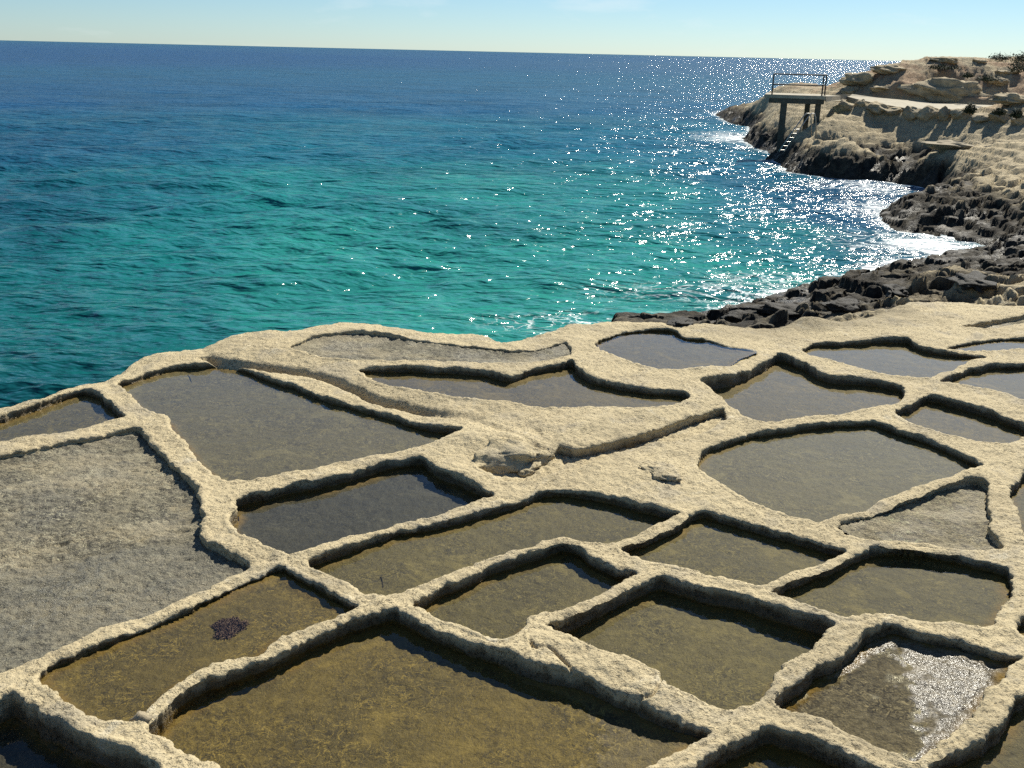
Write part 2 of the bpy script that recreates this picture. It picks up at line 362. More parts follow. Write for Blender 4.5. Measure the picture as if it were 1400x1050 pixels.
def height(x, y):
    """height of the rock everywhere, with the pans cut in"""
    n1 = fbm(x, y, 2.3, 2, 1)
    n2 = fbm(x, y, 9.0, 2, 2)
    wx, wy = warp(x, y)
    z = .028 * fbm(x, y, .7, 2, 5) + .014 * fbm(x, y, 3.5, 3, 6) + .009 * fbm(x, y, 12, 3, 7, .6)
    z = z - .012 * np.maximum(0, fbm(x, y, 22, 2, 8) - .25)
    sdb = sdf(BLOCK, wx + .035 * fbm(x, y, 1.3, 2, 12), wy + .035 * fbm(x, y, 1.3, 2, 13))
    fade = 1 - sstep(FADE0, FADE1, x)
    z = z + BL * (.32 * sstep(.05, -.06, sdb) + .68 * sstep(-.0, -.55, sdb)) * fade
    # narrow groove at the foot of the raised block, ending in the gully
    gr = np.exp(-((sdb - .06) / .06) ** 2) * fade * (y < 12.3)
    z = z - .09 * gr * (1 - .9 * sstep(-1.3, -.5, x))
    # humps on the broad rims
    for (a, b, am, s1) in [(655, 604, .10, .36), (700, 610, .09, .20), (835, 905, .06, .35), (910, 955, .05, .25), (740, 890, .03, .3), (870, 640, .03, .4), (1103, 440, .10, .35), (890, 449, .05, .4), (640, 655, .03, .2)]:
        hx, hy = U(a, b, 0)
        z = z + am * np.exp(-((x - hx) ** 2 + (y - hy) ** 2) / s1 ** 2)
    # crack across the thick rim
    cr_ = crom([U(a, b, 0) for a, b in [(722,880),(730,886),(752,888),(762,893),(772,905),(782,920),(786,932)]], 4, closed=False)
    ctop = crom([U(a, b, 0) for a, b in [(835,948),(850,955),(868,958),(885,955),(897,945),(905,930)]], 4, closed=False)
    for CRK, cw in ((cr_, .012), (ctop, .011)):
        m = (np.abs(x - CRK[:, 0].mean()) < 1.2) & (np.abs(y - CRK[:, 1].mean()) < 1.2)
        if m.any():
            d = np.full(m.sum(), 9.)
            for i in range(len(CRK) - 1):
                ax_, ay_ = CRK[i]
                ex, ey = CRK[i + 1] - CRK[i]
                tt = np.clip(((wx[m] - ax_) * ex + (wy[m] - ay_) * ey) / (ex * ex + ey * ey), 0, 1)
                d = np.minimum(d, np.hypot(wx[m] - ax_ - ex * tt, wy[m] - ay_ - ey * tt))
            z[m] -= .035 * np.exp(-(d / cw) ** 2)
    # seaward cliff
    sh = sdf(SHELF, wx, wy)
    rag = sh + .10 * fbm(x, y, 1.3, 3, 9)
    z = z - .05 * sstep(-.35, .05, rag) - 2.6 * sstep(-.02, .75, rag) * (.75 + .25 * sstep(.1, .5, rag))
    top = z
    flo = np.full(x.shape, -9.0)
    pid = np.full(x.shape, -1, np.int32)
    psd = np.full(x.shape, 1.0)
    for k, P in enumerate(PANS):
        po = P['poly']
        lo, hi = po.min(0) - .3, po.max(0) + .3
        m = (x > lo[0]) & (x < hi[0]) & (y > lo[1]) & (y < hi[1])
        if not m.any():
            continue
        sd = sdf(po, wx[m], wy[m])
        xm, ym = x[m], y[m]
        c = po.mean(0)
        flz = P['lev'] - P['fl'] + P['gx'] * (xm - c[0]) + P['gy'] * (ym - c[1])
        flz = flz + P['rough'] * (fbm(xm, ym, 11, 3, 60 + k) + .6 * fbm(xm, ym, 2.0, 2, 90 + k))
        if P['wl'] is None:
            flz = flz - P['rough'] * 1.6 * np.maximum(0, fbm(xm, ym, 15, 2, 70 + k) - .10)
        if P['key'] == 'P4':
            for CR in ([(-60,702),(0,700),(60,694),(112,690),(150,678)], [(-60,768),(0,764),(70,746),(110,738),(165,716)], [(100,765),(170,746),(215,728),(280,722)]):
                cl = crom([U(a, b, -.07) for a, b in CR], 4, closed=False)
                dd = np.abs(ym - np.interp(xm, cl[:, 0], cl[:, 1]) + .02 * fbm(xm, ym, 5, 2, 83))
                inx = (xm > cl[0, 0]) & (xm < cl[-1, 0])
                flz = flz - .022 * np.exp(-(dd / .016) ** 2) * inx
        # silt banked against the foot of the wall
        flz = flz + .02 * sstep(-.14, .0, sd)
        inside = sd < .02
        f_, a_, b_ = flo[m], pid[m], psd[m]
        f_[inside] = flz[inside]
        a_[sd < 0] = k
        b_ = np.minimum(b_, sd)
        flo[m], pid[m], psd[m] = f_, a_, b_
    return top, flo, pid, psd

def full_height(x, y, parts=False):
    """height of the rock at a point; with parts also the uncut top, the pan floors and which pan it is"""
    top, flo, pid, psd = height(x, y)
    far = (y > 12.0) & (x > 0.5)
    hz = np.full(x.shape, -9.0)
    if far.any():
        hz[far] = headland_h(x[far], y[far]) - 2.0 * sstep(.15, -.45, sdf(SHELF[::2], x[far], y[far]))
    is_h = hz > top
    top = np.where(is_h, hz, top)
    if parts:
        return top, flo, pid, psd, is_h
    return (np.where(psd < 0, flo, top),)

def warp_inv(cx_, cy_):
    x, y = cx_.copy(), cy_.copy()
    for _ in range(4):
        a, b = warp(x, y)
        x, y = x + (cx_ - a), y + (cy_ - b)
    return x, y

# ------------------------------------------------------------------ materials
def mat(name):
    m = bpy.data.materials.new(name)
    m.use_nodes = True
    nt = m.node_tree
    nt.nodes.clear()
    out = nt.nodes.new('ShaderNodeOutputMaterial')
    b = nt.nodes.new('ShaderNodeBsdfPrincipled')
    nt.links.new(b.outputs[0], out.inputs[0])
    return m, nt, b, out

class NT:
    def __init__(s, nt):
        s.nt = nt
        g = nt.nodes.new('ShaderNodeNewGeometry')
        s.pos = g.outputs['Position']
    def link(s, a, b):
        s.nt.links.new(a, b)
    def mapping(s, scale, rot=(0, 0, 0), vec=None):
        m = s.nt.nodes.new('ShaderNodeMapping')
        m.inputs['Scale'].default_value = scale
        m.inputs['Rotation'].default_value = rot
        s.link(vec or s.pos, m.inputs['Vector'])
        return m.outputs[0]
    def noise(s, scale, detail=4, rough=.55, vec=None, dist=0.0):
        t = s.nt.nodes.new('ShaderNodeTexNoise')
        t.inputs['Scale'].default_value = scale
        t.inputs['Detail'].default_value = detail
        t.inputs['Roughness'].default_value = rough
        t.inputs['Distortion'].default_value = dist
        s.link(vec or s.pos, t.inputs['Vector'])
        return t.outputs['Fac']
    def voro(s, scale, vec=None, feature='F1'):
        t = s.nt.nodes.new('ShaderNodeTexVoronoi')
        t.feature = feature
        t.inputs['Scale'].default_value = scale
        s.link(vec or s.pos, t.inputs['Vector'])
        return t.outputs['Distance']
    def ramp(s, f, a, b, lo=0.0, hi=1.0):
        m = s.nt.nodes.new('ShaderNodeMapRange')
        m.interpolation_type = 'SMOOTHSTEP'
        m.inputs['From Min'].default_value = a
        m.inputs['From Max'].default_value = b
        m.inputs['To Min'].default_value = lo
        m.inputs['To Max'].default_value = hi
        s.link(f, m.inputs['Value'])
        return m.outputs[0]
    def mix(s, f, a, b):
        m = s.nt.nodes.new('ShaderNodeMix')
        m.data_type = 'RGBA'
        for sock, v in ((m.inputs[0], f), (m.inputs[6], a), (m.inputs[7], b)):
            if hasattr(v, 'is_linked'):
                s.link(v, sock)
            elif isinstance(v, (int, float)):
                sock.default_value = v
            else:
                sock.default_value = (*v, 1)
        return m.outputs[2]
    def math(s, op, a, b=0.0, clamp=False):
        m = s.nt.nodes.new('ShaderNodeMath')
        m.operation = op
        m.use_clamp = clamp
        for sock, v in ((m.inputs[0], a), (m.inputs[1], b)):
            if hasattr(v, 'is_linked'):
                s.link(v, sock)
            else:
                sock.default_value = v
        return m.outputs[0]
    def attr(s, name):
        a = s.nt.nodes.new('ShaderNodeAttribute')
        a.attribute_name = name
        return a
    def bump(s, h, dist, strength=1.0, normal=None):
        b = s.nt.nodes.new('ShaderNodeBump')
        b.inputs['Distance'].default_value = dist
        b.inputs['Strength'].default_value = strength
        s.link(h, b.inputs['Height'])
        if normal is not None:
            s.link(normal, b.inputs['Normal'])
        return b.outputs[0]

def rock_material(name, ca, cb, grey, pit=1.0):
    m, nt, b, out = mat(name)
    k = NT(nt)
    big = k.ramp(k.noise(.9, 5, .6), .35, .68)
    mid = k.ramp(k.noise(7, 5, .65), .35, .7)
    col = k.mix(big, ca, cb)
    col = k.mix(k.math('MULTIPLY', mid, .5), col, tuple(c * .80 for c in ca))
    gm = k.math('MULTIPLY', k.ramp(k.noise(1.7, 6, .65, dist=.5), .50, .68), .75)
    col = k.mix(gm, col, grey)
    sal = k.math('MULTIPLY', k.ramp(k.noise(2.6, 6, .7, dist=.8), .58, .70), .55)
    col = k.mix(sal, col, (.60, .545, .41))
    dmp = k.math('MULTIPLY', k.ramp(k.noise(.6, 5, .6, dist=1.0), .55, .70), .45)
    col = k.mix(dmp, col, (.24, .20, .13))
    # fine dark pits and specks of lichen
    sp = k.ramp(k.noise(75, 3, .6), .60, .72)
    col = k.mix(k.math('MULTIPLY', sp, .7), col, (.12, .095, .058))
    sp2 = k.ramp(k.noise(26, 4, .65), .62, .72)
    col = k.mix(k.math('MULTIPLY', sp2, .65), col, (.14, .115, .075))
    lt = k.ramp(k.noise(40, 3, .6), .60, .75)
    col = k.mix(k.math('MULTIPLY', lt, .45), col, (.60, .52, .34))
    dark = k.attr('dark').outputs['Fac']
    dn = k.math('MULTIPLY', dark, k.ramp(k.noise(2.5, 6, .7), .2, .6, .65, 1.0), clamp=True)
    blk = k.mix(k.ramp(k.noise(9, 5, .7), .4, .7), (.018, .016, .013), (.065, .056, .040))
    col = k.mix(dn, col, blk)
    pt0 = k.ramp(k.noise(34, 3, .6), .58, .66)
    col = k.mix(k.math('MULTIPLY', pt0, .38), col, (.19, .15, .09))
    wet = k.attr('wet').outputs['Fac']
    col = k.mix(k.math('MULTIPLY', wet, .85), col, k.mix(mid, (.048, .032, .013), (.082, .055, .022)))  # brown of wet rock; on pan and channel walls also painted shade
    alg = k.attr('algae').outputs['Fac']
    col = k.mix(k.math('MULTIPLY', alg, .9), col, k.mix(mid, (.16, .10, .022), (.09, .06, .018)))
    k.link(col, b.inputs['Base Color'])
    rr = k.math('SUBTRACT', .92, k.math('MULTIPLY', wet, .42))
    k.link(rr, b.inputs['Roughness'])
    b.inputs['Specular IOR Level'].default_value = .28
    h = k.math('ADD', k.math('MULTIPLY', k.noise(22, 5, .7), 1.0), k.math('MULTIPLY', k.noise(70, 4, .65), .40 * pit))
    pt = k.math('ADD', k.ramp(k.noise(34, 3, .6), .56, .66), k.math('MULTIPLY', sp, .6))
    pt = k.math('MULTIPLY', pt, k.ramp(k.noise(1.6, 4, .6), .36, .62, .25, 1.5))
    h = k.math('SUBTRACT', h, k.math('MULTIPLY', pt, .45))
    k.link(k.bump(h, .021, 1.0), b.inputs['Normal'])
    return m

def shore_material(name):
    """headland: pale weathered limestone above, black splash zone near the water"""
    m, nt, b, out = mat(name)
    k = NT(nt)
    big = k.ramp(k.noise(.16, 6, .62), .35, .65)
    mid = k.ramp(k.noise(1.4, 6, .68), .35, .68)
    col = k.mix(big, (.50, .41, .255), (.43, .36, .235))
    col = k.mix(k.math('MULTIPLY', mid, .45), col, (.29, .24, .155))
    sp = k.ramp(k.noise(5.5, 5, .7), .52, .66)
    col = k.mix(k.math('MULTIPLY', sp, .5), col, (.13, .11, .075))
    red = k.attr('soil').outputs['Fac']
    col = k.mix(k.math('MULTIPLY', red, k.ramp(k.noise(.5, 5, .6), .35, .62)), col, (.33, .225, .14))
    dark = k.attr('dark').outputs['Fac']
    dn = k.math('MULTIPLY', dark, k.ramp(k.noise(1.2, 6, .7), .15, .55, .8, 1.0), clamp=True)
    blk = k.mix(k.ramp(k.noise(4, 6, .7), .4, .7), (.020, .017, .013), (.070, .059, .042))
    col = k.mix(dn, col, blk)
    k.link(col, b.inputs['Base Color'])
    wet = k.attr('wet').outputs['Fac']
    wv = k.math('MULTIPLY', wet, k.ramp(k.noise(.9, 4, .6), .40, .62))
    k.link(k.math('SUBTRACT', .9, k.math('MULTIPLY', wv, .50)), b.inputs['Roughness'])
    b.inputs['Specular IOR Level'].default_value = .14
    h = k.math('ADD', k.noise(3.2, 6, .7), k.math('MULTIPLY', k.noise(14, 5, .7), .5))
    k.link(k.bump(h, .12, .9), b.inputs['Normal'])
    return m

def floor_material(name, ca, cb, strand, wetrough=.75, pits=False, wet=False):
    m, nt, b, out = mat(name)
    k = NT(nt)
    big = k.ramp(k.noise(1.1, 5, .6, dist=.6), .33, .67)
    col = k.mix(big, ca, cb)
    mott = k.ramp(k.noise(20, 6, .75, dist=.8), .40, .60)
    col = k.mix(k.math('MULTIPLY', mott, .75), col, tuple(c * .50 for c in ca))
    for rz, s_, a_ in ((.6, 9., .75), (-.5, 12., .65), (1.9, 10., .6)):
        v = k.mapping((1.0, .34, 1.0), (0, 0, rz))
        f = k.ramp(k.noise(s_ * 3.0, 4, .62, v, dist=3.0), .55, .62)
        f = k.math('MULTIPLY', f, k.ramp(k.noise(3.0, 3), .36, .56))
        col = k.mix(k.math('MULTIPLY', f, a_), col, strand)
    v = k.mapping((1.0, .4, 1.0), (0, 0, 1.1))
    f = k.ramp(k.noise(34, 3, .6, v, dist=3.5), .60, .67)
    col = k.mix(k.math('MULTIPLY', f, .5), col, tuple(min(.6, c * 2.0) for c in ca))
    if pits:
        pz = k.ramp(k.noise(30, 3, .6, k.mapping((.6, 1.3, 1), (0, 0, .3))), .52, .60)
        col = k.mix(k.math('MULTIPLY', pz, .75), col, (.06, .055, .045))
        v = k.mapping((.35, 1.0, 1.0), (0, 0, .55))
        st = k.ramp(k.noise(2.2, 5, .6, v), .46, .60)
        col = k.mix(k.math('MULTIPLY', st, .6), col, (.38, .32, .20))
    # fibres and curled strands of weed lying on the bed
    msk = k.ramp(k.noise(2.2, 4, .6), .38, .60)
    for sc_, wd, a_, cc in ((6.5, .030, .80, tuple(c * .6 for c in strand)), (10, .036, .70, tuple(c * .7 for c in strand)), (8, .022, .60, tuple(min(.5, c * 1.9) for c in ca))):
        iso = k.math('ABSOLUTE', k.math('SUBTRACT', k.noise(sc_, 3, .5, dist=1.6), .45 + .01 * sc_))
        col = k.mix(k.math('MULTIPLY', k.math('MULTIPLY', k.ramp(iso, wd, wd * .3), msk), a_), col, cc)
    silt = k.math('MULTIPLY', k.ramp(k.noise(1.9, 5, .65, dist=1.0), .54, .66), .45)
    col = k.mix(silt, col, tuple(min(.5, c * 1.5) for c in ca))
    damp = k.attr('damp').outputs['Fac']
    col = k.mix(k.math('MULTIPLY', damp, .45), col, (.13, .12, .085))
    edge = k.attr('edge').outputs['Fac']
    col = k.mix(k.math('MULTIPLY', edge, k.ramp(k.noise(9, 4, .6), .35, .6, .3, .9)), col, (.17, .105, .022))
    k.link(col, b.inputs['Base Color'])
    b.inputs['Specular IOR Level'].default_value = .3
    if wet:
        fl_ = k.attr('film').outputs['Fac']
        k.link(k.ramp(fl_, 0, 1, .75, .24), b.inputs['Roughness'])
        k.link(k.math('MULTIPLY', fl_, .22), b.inputs['Specular IOR Level'])
    elif pits:
        k.link(k.math('SUBTRACT', k.ramp(k.noise(1.3, 4, .6), .42, .62, .9, .6), k.math('MULTIPLY', damp, .30)), b.inputs['Roughness'])
    else:
        b.inputs['Roughness'].default_value = wetrough
    h = k.math('ADD', k.noise(12 if wet else 30, 4 if wet else 5, .6 if wet else .7), k.math('MULTIPLY', k.noise(45 if wet else 90, 3, .6), .25 if wet else .4))
    k.link(k.bump(h, .030 if wet else .03 if pits else .010, 1.0), b.inputs['Normal'])
    return m

M = {}
M['rock'] = rock_material('limestone', (.555, .46, .28), (.48, .395, .24), (.38, .33, .235))
M['shore'] = shore_material('weathered_limestone')
M['gold'] = floor_material('golden_silt', (.155, .113, .030), (.088, .068, .024), (.05, .038, .018))
M['olive'] = floor_material('olive_silt', (.132, .108, .042), (.080, .068, .031), (.045, .036, .02))
M['grey'] = floor_material('grey_silt', (.145, .125, .068), (.11, .095, .052), (.075, .06, .04))
M['slate'] = floor_material('slate_floor', (.050, .047, .036), (.032, .031, .026), (.02, .018, .014))
M['brownwet'] = floor_material('brown_algae', (.130, .096, .034), (.092, .070, .028), (.055, .04, .017))
M['dry'] = floor_material('dry_grey_crust', (.275, .245, .165), (.205, .187, .13), (.08, .072, .055), .9, True)
M['drypale'] = floor_material('dry_pale_crust', (.30, .255, .15), (.24, .205, .13), (.12, .10, .07), .9, True)
M['gully'] = M['rock']
M['wet'] = floor_material('wet_crust', (.17, .145, .098), (.14, .122, .09), (.06, .05, .035), .3, False, True)

def pan_water():
    m, nt, b, out = mat('still_water')
    nt.nodes.remove(b)
    k = NT(nt)
    tr = nt.nodes.new('ShaderNodeBsdfTransparent')
    tr.inputs['Color'].default_value = (.92, .90, .78, 1)
    gl = nt.nodes.new('ShaderNodeBsdfGlossy')
    gl.inputs['Roughness'].default_value = .03
    gl.inputs['Color'].default_value = (1, 1, 1, 1)
    mx_ = nt.nodes.new('ShaderNodeMixShader')
    bm_ = k.bump(k.math('ADD', k.noise(5, 3, .5), k.math('MULTIPLY', k.noise(22, 2, .5), .22)), .006, .5)
    k.link(bm_, gl.inputs['Normal'])
    gi = nt.nodes.new('ShaderNodeNewGeometry')
    dt = nt.nodes.new('ShaderNodeVectorMath')
    dt.operation = 'DOT_PRODUCT'
    k.link(gi.outputs['Incoming'], dt.inputs[0])
    k.link(bm_, dt.inputs[1])
    q_ = k.math('SUBTRACT', 1.0, k.math('ABSOLUTE', dt.outputs['Value']), True)
    k.link(k.math('ADD', .02, k.math('MULTIPLY', k.math('POWER', q_, 5.0), .98), True), mx_.inputs[0])
    k.link(tr.outputs[0], mx_.inputs[1])
    k.link(gl.outputs[0], mx_.inputs[2])
    k.link(mx_.outputs[0], out.inputs[0])
    return m
M['water'] = pan_water()

def sea_material():
    m, nt, b, out = mat('sea_water')
    k = NT(nt)
    tint = k.attr('tint').outputs['Color']
    foam = k.attr('foam').outputs['Fac']
    f1 = k.noise(1.3, 7, .75, dist=1.6)
    f2 = k.noise(6.0, 5, .75, dist=1.0)
    fs = k.math('ADD', k.math('MULTIPLY', f1, .65), k.math('MULTIPLY', f2, .35))
    fm = k.ramp(k.math('ADD', fs, k.math('MULTIPLY', foam, .44)), .76, .93)
    fm = k.math('MULTIPLY', fm, k.ramp(foam, .02, .2))
    ln = k.math('ABSOLUTE', k.math('SUBTRACT', k.noise(.9, 5, .6, dist=2.0), .5))
    lace = k.math('MULTIPLY', k.ramp(ln, .035, .004), k.ramp(foam, .10, .55, 0, .85))
    fm = k.math('MAXIMUM', fm, lace)
    patch = k.ramp(k.noise(.085, 5, .6, k.mapping((1.0, 1.0, 1.0), (0, 0, .4))), .44, .66)
    col = k.mix(k.math('MULTIPLY', patch, .42), tint, (.004, .040, .075))
    col = k.mix(fm, col, (.80, .84, .84))
    nt.nodes.remove(b)
    df = nt.nodes.new('ShaderNodeBsdfDiffuse')
    gl = nt.nodes.new('ShaderNodeBsdfGlossy')
    gl.inputs['Roughness'].default_value = .12
    mxs = nt.nodes.new('ShaderNodeMixShader')
    k.link(col, df.inputs['Color'])
    # slope of the small waves taken from height differences, so far water keeps its facets
    EPS = .02
    def hgt(off):
        ad = nt.nodes.new('ShaderNodeVectorMath')
        ad.operation = 'ADD'
        k.link(k.pos, ad.inputs[0])
        ad.inputs[1].default_value = off
        v1 = k.mapping((.75, 1.3, 1), (0, 0, .30), ad.outputs[0])
        h_ = k.math('MULTIPLY', k.noise(.7, 2, .55, v1), .42)
        h_ = k.math('ADD', h_, k.math('MULTIPLY', k.noise(2.4, 2, .5, v1), .225))
        h_ = k.math('ADD', h_, k.math('MULTIPLY', k.noise(7.5, 2, .5, v1), .036))
        h_ = k.math('ADD', h_, k.math('MULTIPLY', k.noise(.17, 3, .5, v1), 1.1))
        return h_
    h0, hx, hy = hgt((0, 0, 0)), hgt((EPS, 0, 0)), hgt((0, EPS, 0))
    cb = nt.nodes.new('ShaderNodeCombineXYZ')
    k.link(k.math('MULTIPLY', k.math('SUBTRACT', h0, hx), 1 / EPS), cb.inputs[0])
    k.link(k.math('MULTIPLY', k.math('SUBTRACT', h0, hy), 1 / EPS), cb.inputs[1])
    gn = nt.nodes.new('ShaderNodeNewGeometry')
    ad = nt.nodes.new('ShaderNodeVectorMath')
    ad.operation = 'ADD'
    k.link(gn.outputs['Normal'], ad.inputs[0])
    k.link(cb.outputs[0], ad.inputs[1])
    nm = nt.nodes.new('ShaderNodeVectorMath')
    nm.operation = 'NORMALIZE'
    k.link(ad.outputs[0], nm.inputs[0])
    k.link(nm.outputs[0], gl.inputs['Normal'])
    k.link(nm.outputs[0], df.inputs['Normal'])
    dt = nt.nodes.new('ShaderNodeVectorMath')
    dt.operation = 'DOT_PRODUCT'
    k.link(gn.outputs['Incoming'], dt.inputs[0])
    k.link(nm.outputs[0], dt.inputs[1])
    q_ = k.math('SUBTRACT', 1.0, k.math('ABSOLUTE', dt.outputs['Value']), True)
    # mean reflectance of a wind-roughened sea levels off near one quarter at grazing angles
    f_ = k.math('MINIMUM', k.math('ADD', .02, k.math('MULTIPLY', k.math('POWER', q_, 5.0), .98)), .34)
    k.link(k.math('MULTIPLY', f_, k.math('SUBTRACT', 1.0, fm)), mxs.inputs[0])
    k.link(df.outputs[0], mxs.inputs[1])
    k.link(gl.outputs[0], mxs.inputs[2])
    k.link(mxs.outputs[0], out.inputs[0])
    return m
M['sea'] = sea_material()

def simple(name, col, rough=.8, var=.25, sc=6.0, bump=.01, metal=0.0):
    m, nt, b, out = mat(name)
    k = NT(nt)
    f = k.ramp(k.noise(sc, 5, .65), .3, .7)
    c2 = tuple(c * (1 - var) for c in col)
    k.link(k.mix(f, col, c2), b.inputs['Base Color'])
    b.inputs['Roughness'].default_value = rough
    b.inputs['Metallic'].default_value = metal
    b.inputs['Specular IOR Level'].default_value = .3
    if bump:
        k.link(k.bump(k.noise(sc * 4, 5, .7), bump, .8), b.inputs['Normal'])
    return m
M['concrete'] = simple('concrete', (.44, .39, .29), .9, .3, 2.5, .01)
M['concrete_dark'] = simple('weathered_concrete', (.13, .115, .085), .9, .45, 3.0, .015)
M['rust'] = simple('painted_rail', (.10, .075, .055), .55, .5, 9, 0)
M['steel'] = simple('galvanised_steel', (.42, .41, .38), .4, .3, 9, 0, .6)
M['boulder'] = simple('boulder_rock', (.48, .39, .245), .92, .45, 2.2, .05)
M['darkrock'] = simple('black_shore_rock', (.040, .035, .027), .8, .6, 4.0, .05)
M['leaf'] = simple('scrub_leaf', (.055, .062, .025), .8, .4, 12, 0)
M['weed'] = simple('purple_seaweed', (.15, .085, .075), .5, .5, 60, .003)
M['stone'] = simple('pale_stone', (.36, .30, .20), .9, .3, 30, .006)
M['twig'] = simple('dead_twig', (.035, .028, .02), .8, .3, 40, 0)

# ------------------------------------------------------------------ mesh helpers
def link(o, parent=None):
    COL.objects.link(o)
    if parent is not None:
        o.parent = parent
        o.matrix_parent_inverse = Matrix.Translation(-Vector(parent.location)) if parent.type == 'EMPTY' else Matrix()
    return o

def tag(o, label=None, cat=None, group=None, kind=None):
    if label: o['label'] = label
    if cat: o['category'] = cat
    if group: o['group'] = group
    if kind: o['kind'] = kind
    return o

def empty(name, loc):
    o = bpy.data.objects.new(name, None)
    o.empty_display_size = .2
    o.location = loc
    COL.objects.link(o)
    return o

def np_mesh(name, V, Q, N=None, attrs=None, material=None, smooth=True):
    me = bpy.data.meshes.new(name)
    nv, nq = len(V), len(Q)
    s = Q.shape[1]
    me.vertices.add(nv)
    me.vertices.foreach_set('co', V.astype(np.float32).ravel())
    me.loops.add(nq * s)
    me.loops.foreach_set('vertex_index', Q.astype(np.int32).ravel())
    me.polygons.add(nq)
    me.polygons.foreach_set('loop_start', np.arange(0, nq * s, s, dtype=np.int32))
    me.polygons.foreach_set('loop_total', np.full(nq, s, np.int32))
    if smooth:
        me.polygons.foreach_set('use_smooth', np.ones(nq, bool))
    me.update(calc_edges=True)
    for kname, arr in (attrs or {}).items():
        if arr.ndim == 1:
            a = me.attributes.new(kname, 'FLOAT', 'POINT')
            a.data.foreach_set('value', arr.astype(np.float32))
        else:
            a = me.attributes.new(kname, 'FLOAT_COLOR', 'POINT')
            a.data.foreach_set('color', arr.astype(np.float32).ravel())
    if N is not None:
        me.normals_split_custom_set_from_vertices(N.astype(np.float32))
    if material:
        me.materials.append(material)
    return me

def sub_mesh(name, V, N, Q, attrs, material):
    used = np.unique(Q)
    mp_ = np.zeros(len(V), np.int64)
    mp_[used] = np.arange(len(used))
    return np_mesh(name, V[used], mp_[Q], N[used], {a: v[used] for a, v in attrs.items()}, material)

def polar(az, r):
    A_, R_ = np.meshgrid(az, r)
    return R_ * np.sin(A_), R_ * np.cos(A_)

def quads(nr, nc):
    i = np.arange(nr * nc).reshape(nr, nc)
    return np.stack([i[:-1, :-1], i[:-1, 1:], i[1:, 1:], i[1:, :-1]], -1).reshape(-1, 4)

def vnormals(X, Y, Z):
    Pp = np.stack([X, Y, Z], -1)
    du = np.gradient(Pp, axis=1)
    dv = np.gradient(Pp, axis=0)
    nn = np.cross(du, dv)
    nn /= np.linalg.norm(nn, axis=-1, keepdims=True) + 1e-12
    nn[nn[..., 2] < 0] *= -1
    return nn

# ------------------------------------------------------------------ the rock shelf with its pans
AZ = np.radians(np.linspace(-50, 54, 1001))
R1 = np.geomspace(3.2, 19.0, 640)
X, Y = polar(AZ, R1)
Z, FLO, PID, PSD, ISH = full_height(X, Y, True)
V = np.stack([X, Y, Z], -1).reshape(-1, 3)
NV = vnormals(X, Y, Z).reshape(-1, 3)
pidf, psdf, zf, ff = PID.ravel(), PSD.ravel(), Z.ravel(), FLO.ravel()
xf, yf = X.ravel(), Y.ravel()

def rock_attrs(x, y, z, is_h=None):
    """black splash zone low on the seaward side, grey weathered strip by the sea"""
    wet = np.zeros_like(x)
    dark = sstep(-.28, -.62, z + .12 * fbm(x, y, 1.5, 3, 56))
    sh_ = sdf(SHELF[::2], x, y)
    east = sstep(2.0, 4.0, x) * (y > 12) * (x < 6.5)
    dark = np.maximum(dark, .45 * east * sstep(-.9, .0, sh_ + .35 * fbm(x, y, .9, 3, 57)))
    wet = np.maximum(wet, .6 * sstep(-.7, -1.1, z))
    if is_h is not None:
        dark = np.where(is_h, np.maximum(dark, sstep(-.05, -.30, z + .1 * fbm(x, y, 1.5, 3, 58))), dark)
    return dict(dark=dark, wet=wet)

AT = rock_attrs(xf, yf, zf, ISH.ravel())
Q = quads(*X.shape)
qtop = Q[(psdf[Q].min(1) > .02) & (zf[Q].max(1) > -2.4)]
o = link(bpy.data.objects.new('rock_shelf', sub_mesh('rock_shelf', V, NV, qtop, AT, M['rock'])))
tag(o, 'pale limestone shelf with low walls left between the salt pans', kind='structure')

def resample(po, step):
    P_ = np.vstack([po, po[:1]])
    L = np.concatenate([[0], np.cumsum(np.linalg.norm(np.diff(P_, axis=0), axis=1))])
    nn_ = max(40, int(L[-1] / step))
    t = np.linspace(0, L[-1], nn_, endpoint=False)
    return np.stack([np.interp(t, L, P_[:, 0]), np.interp(t, L, P_[:, 1])], 1), t

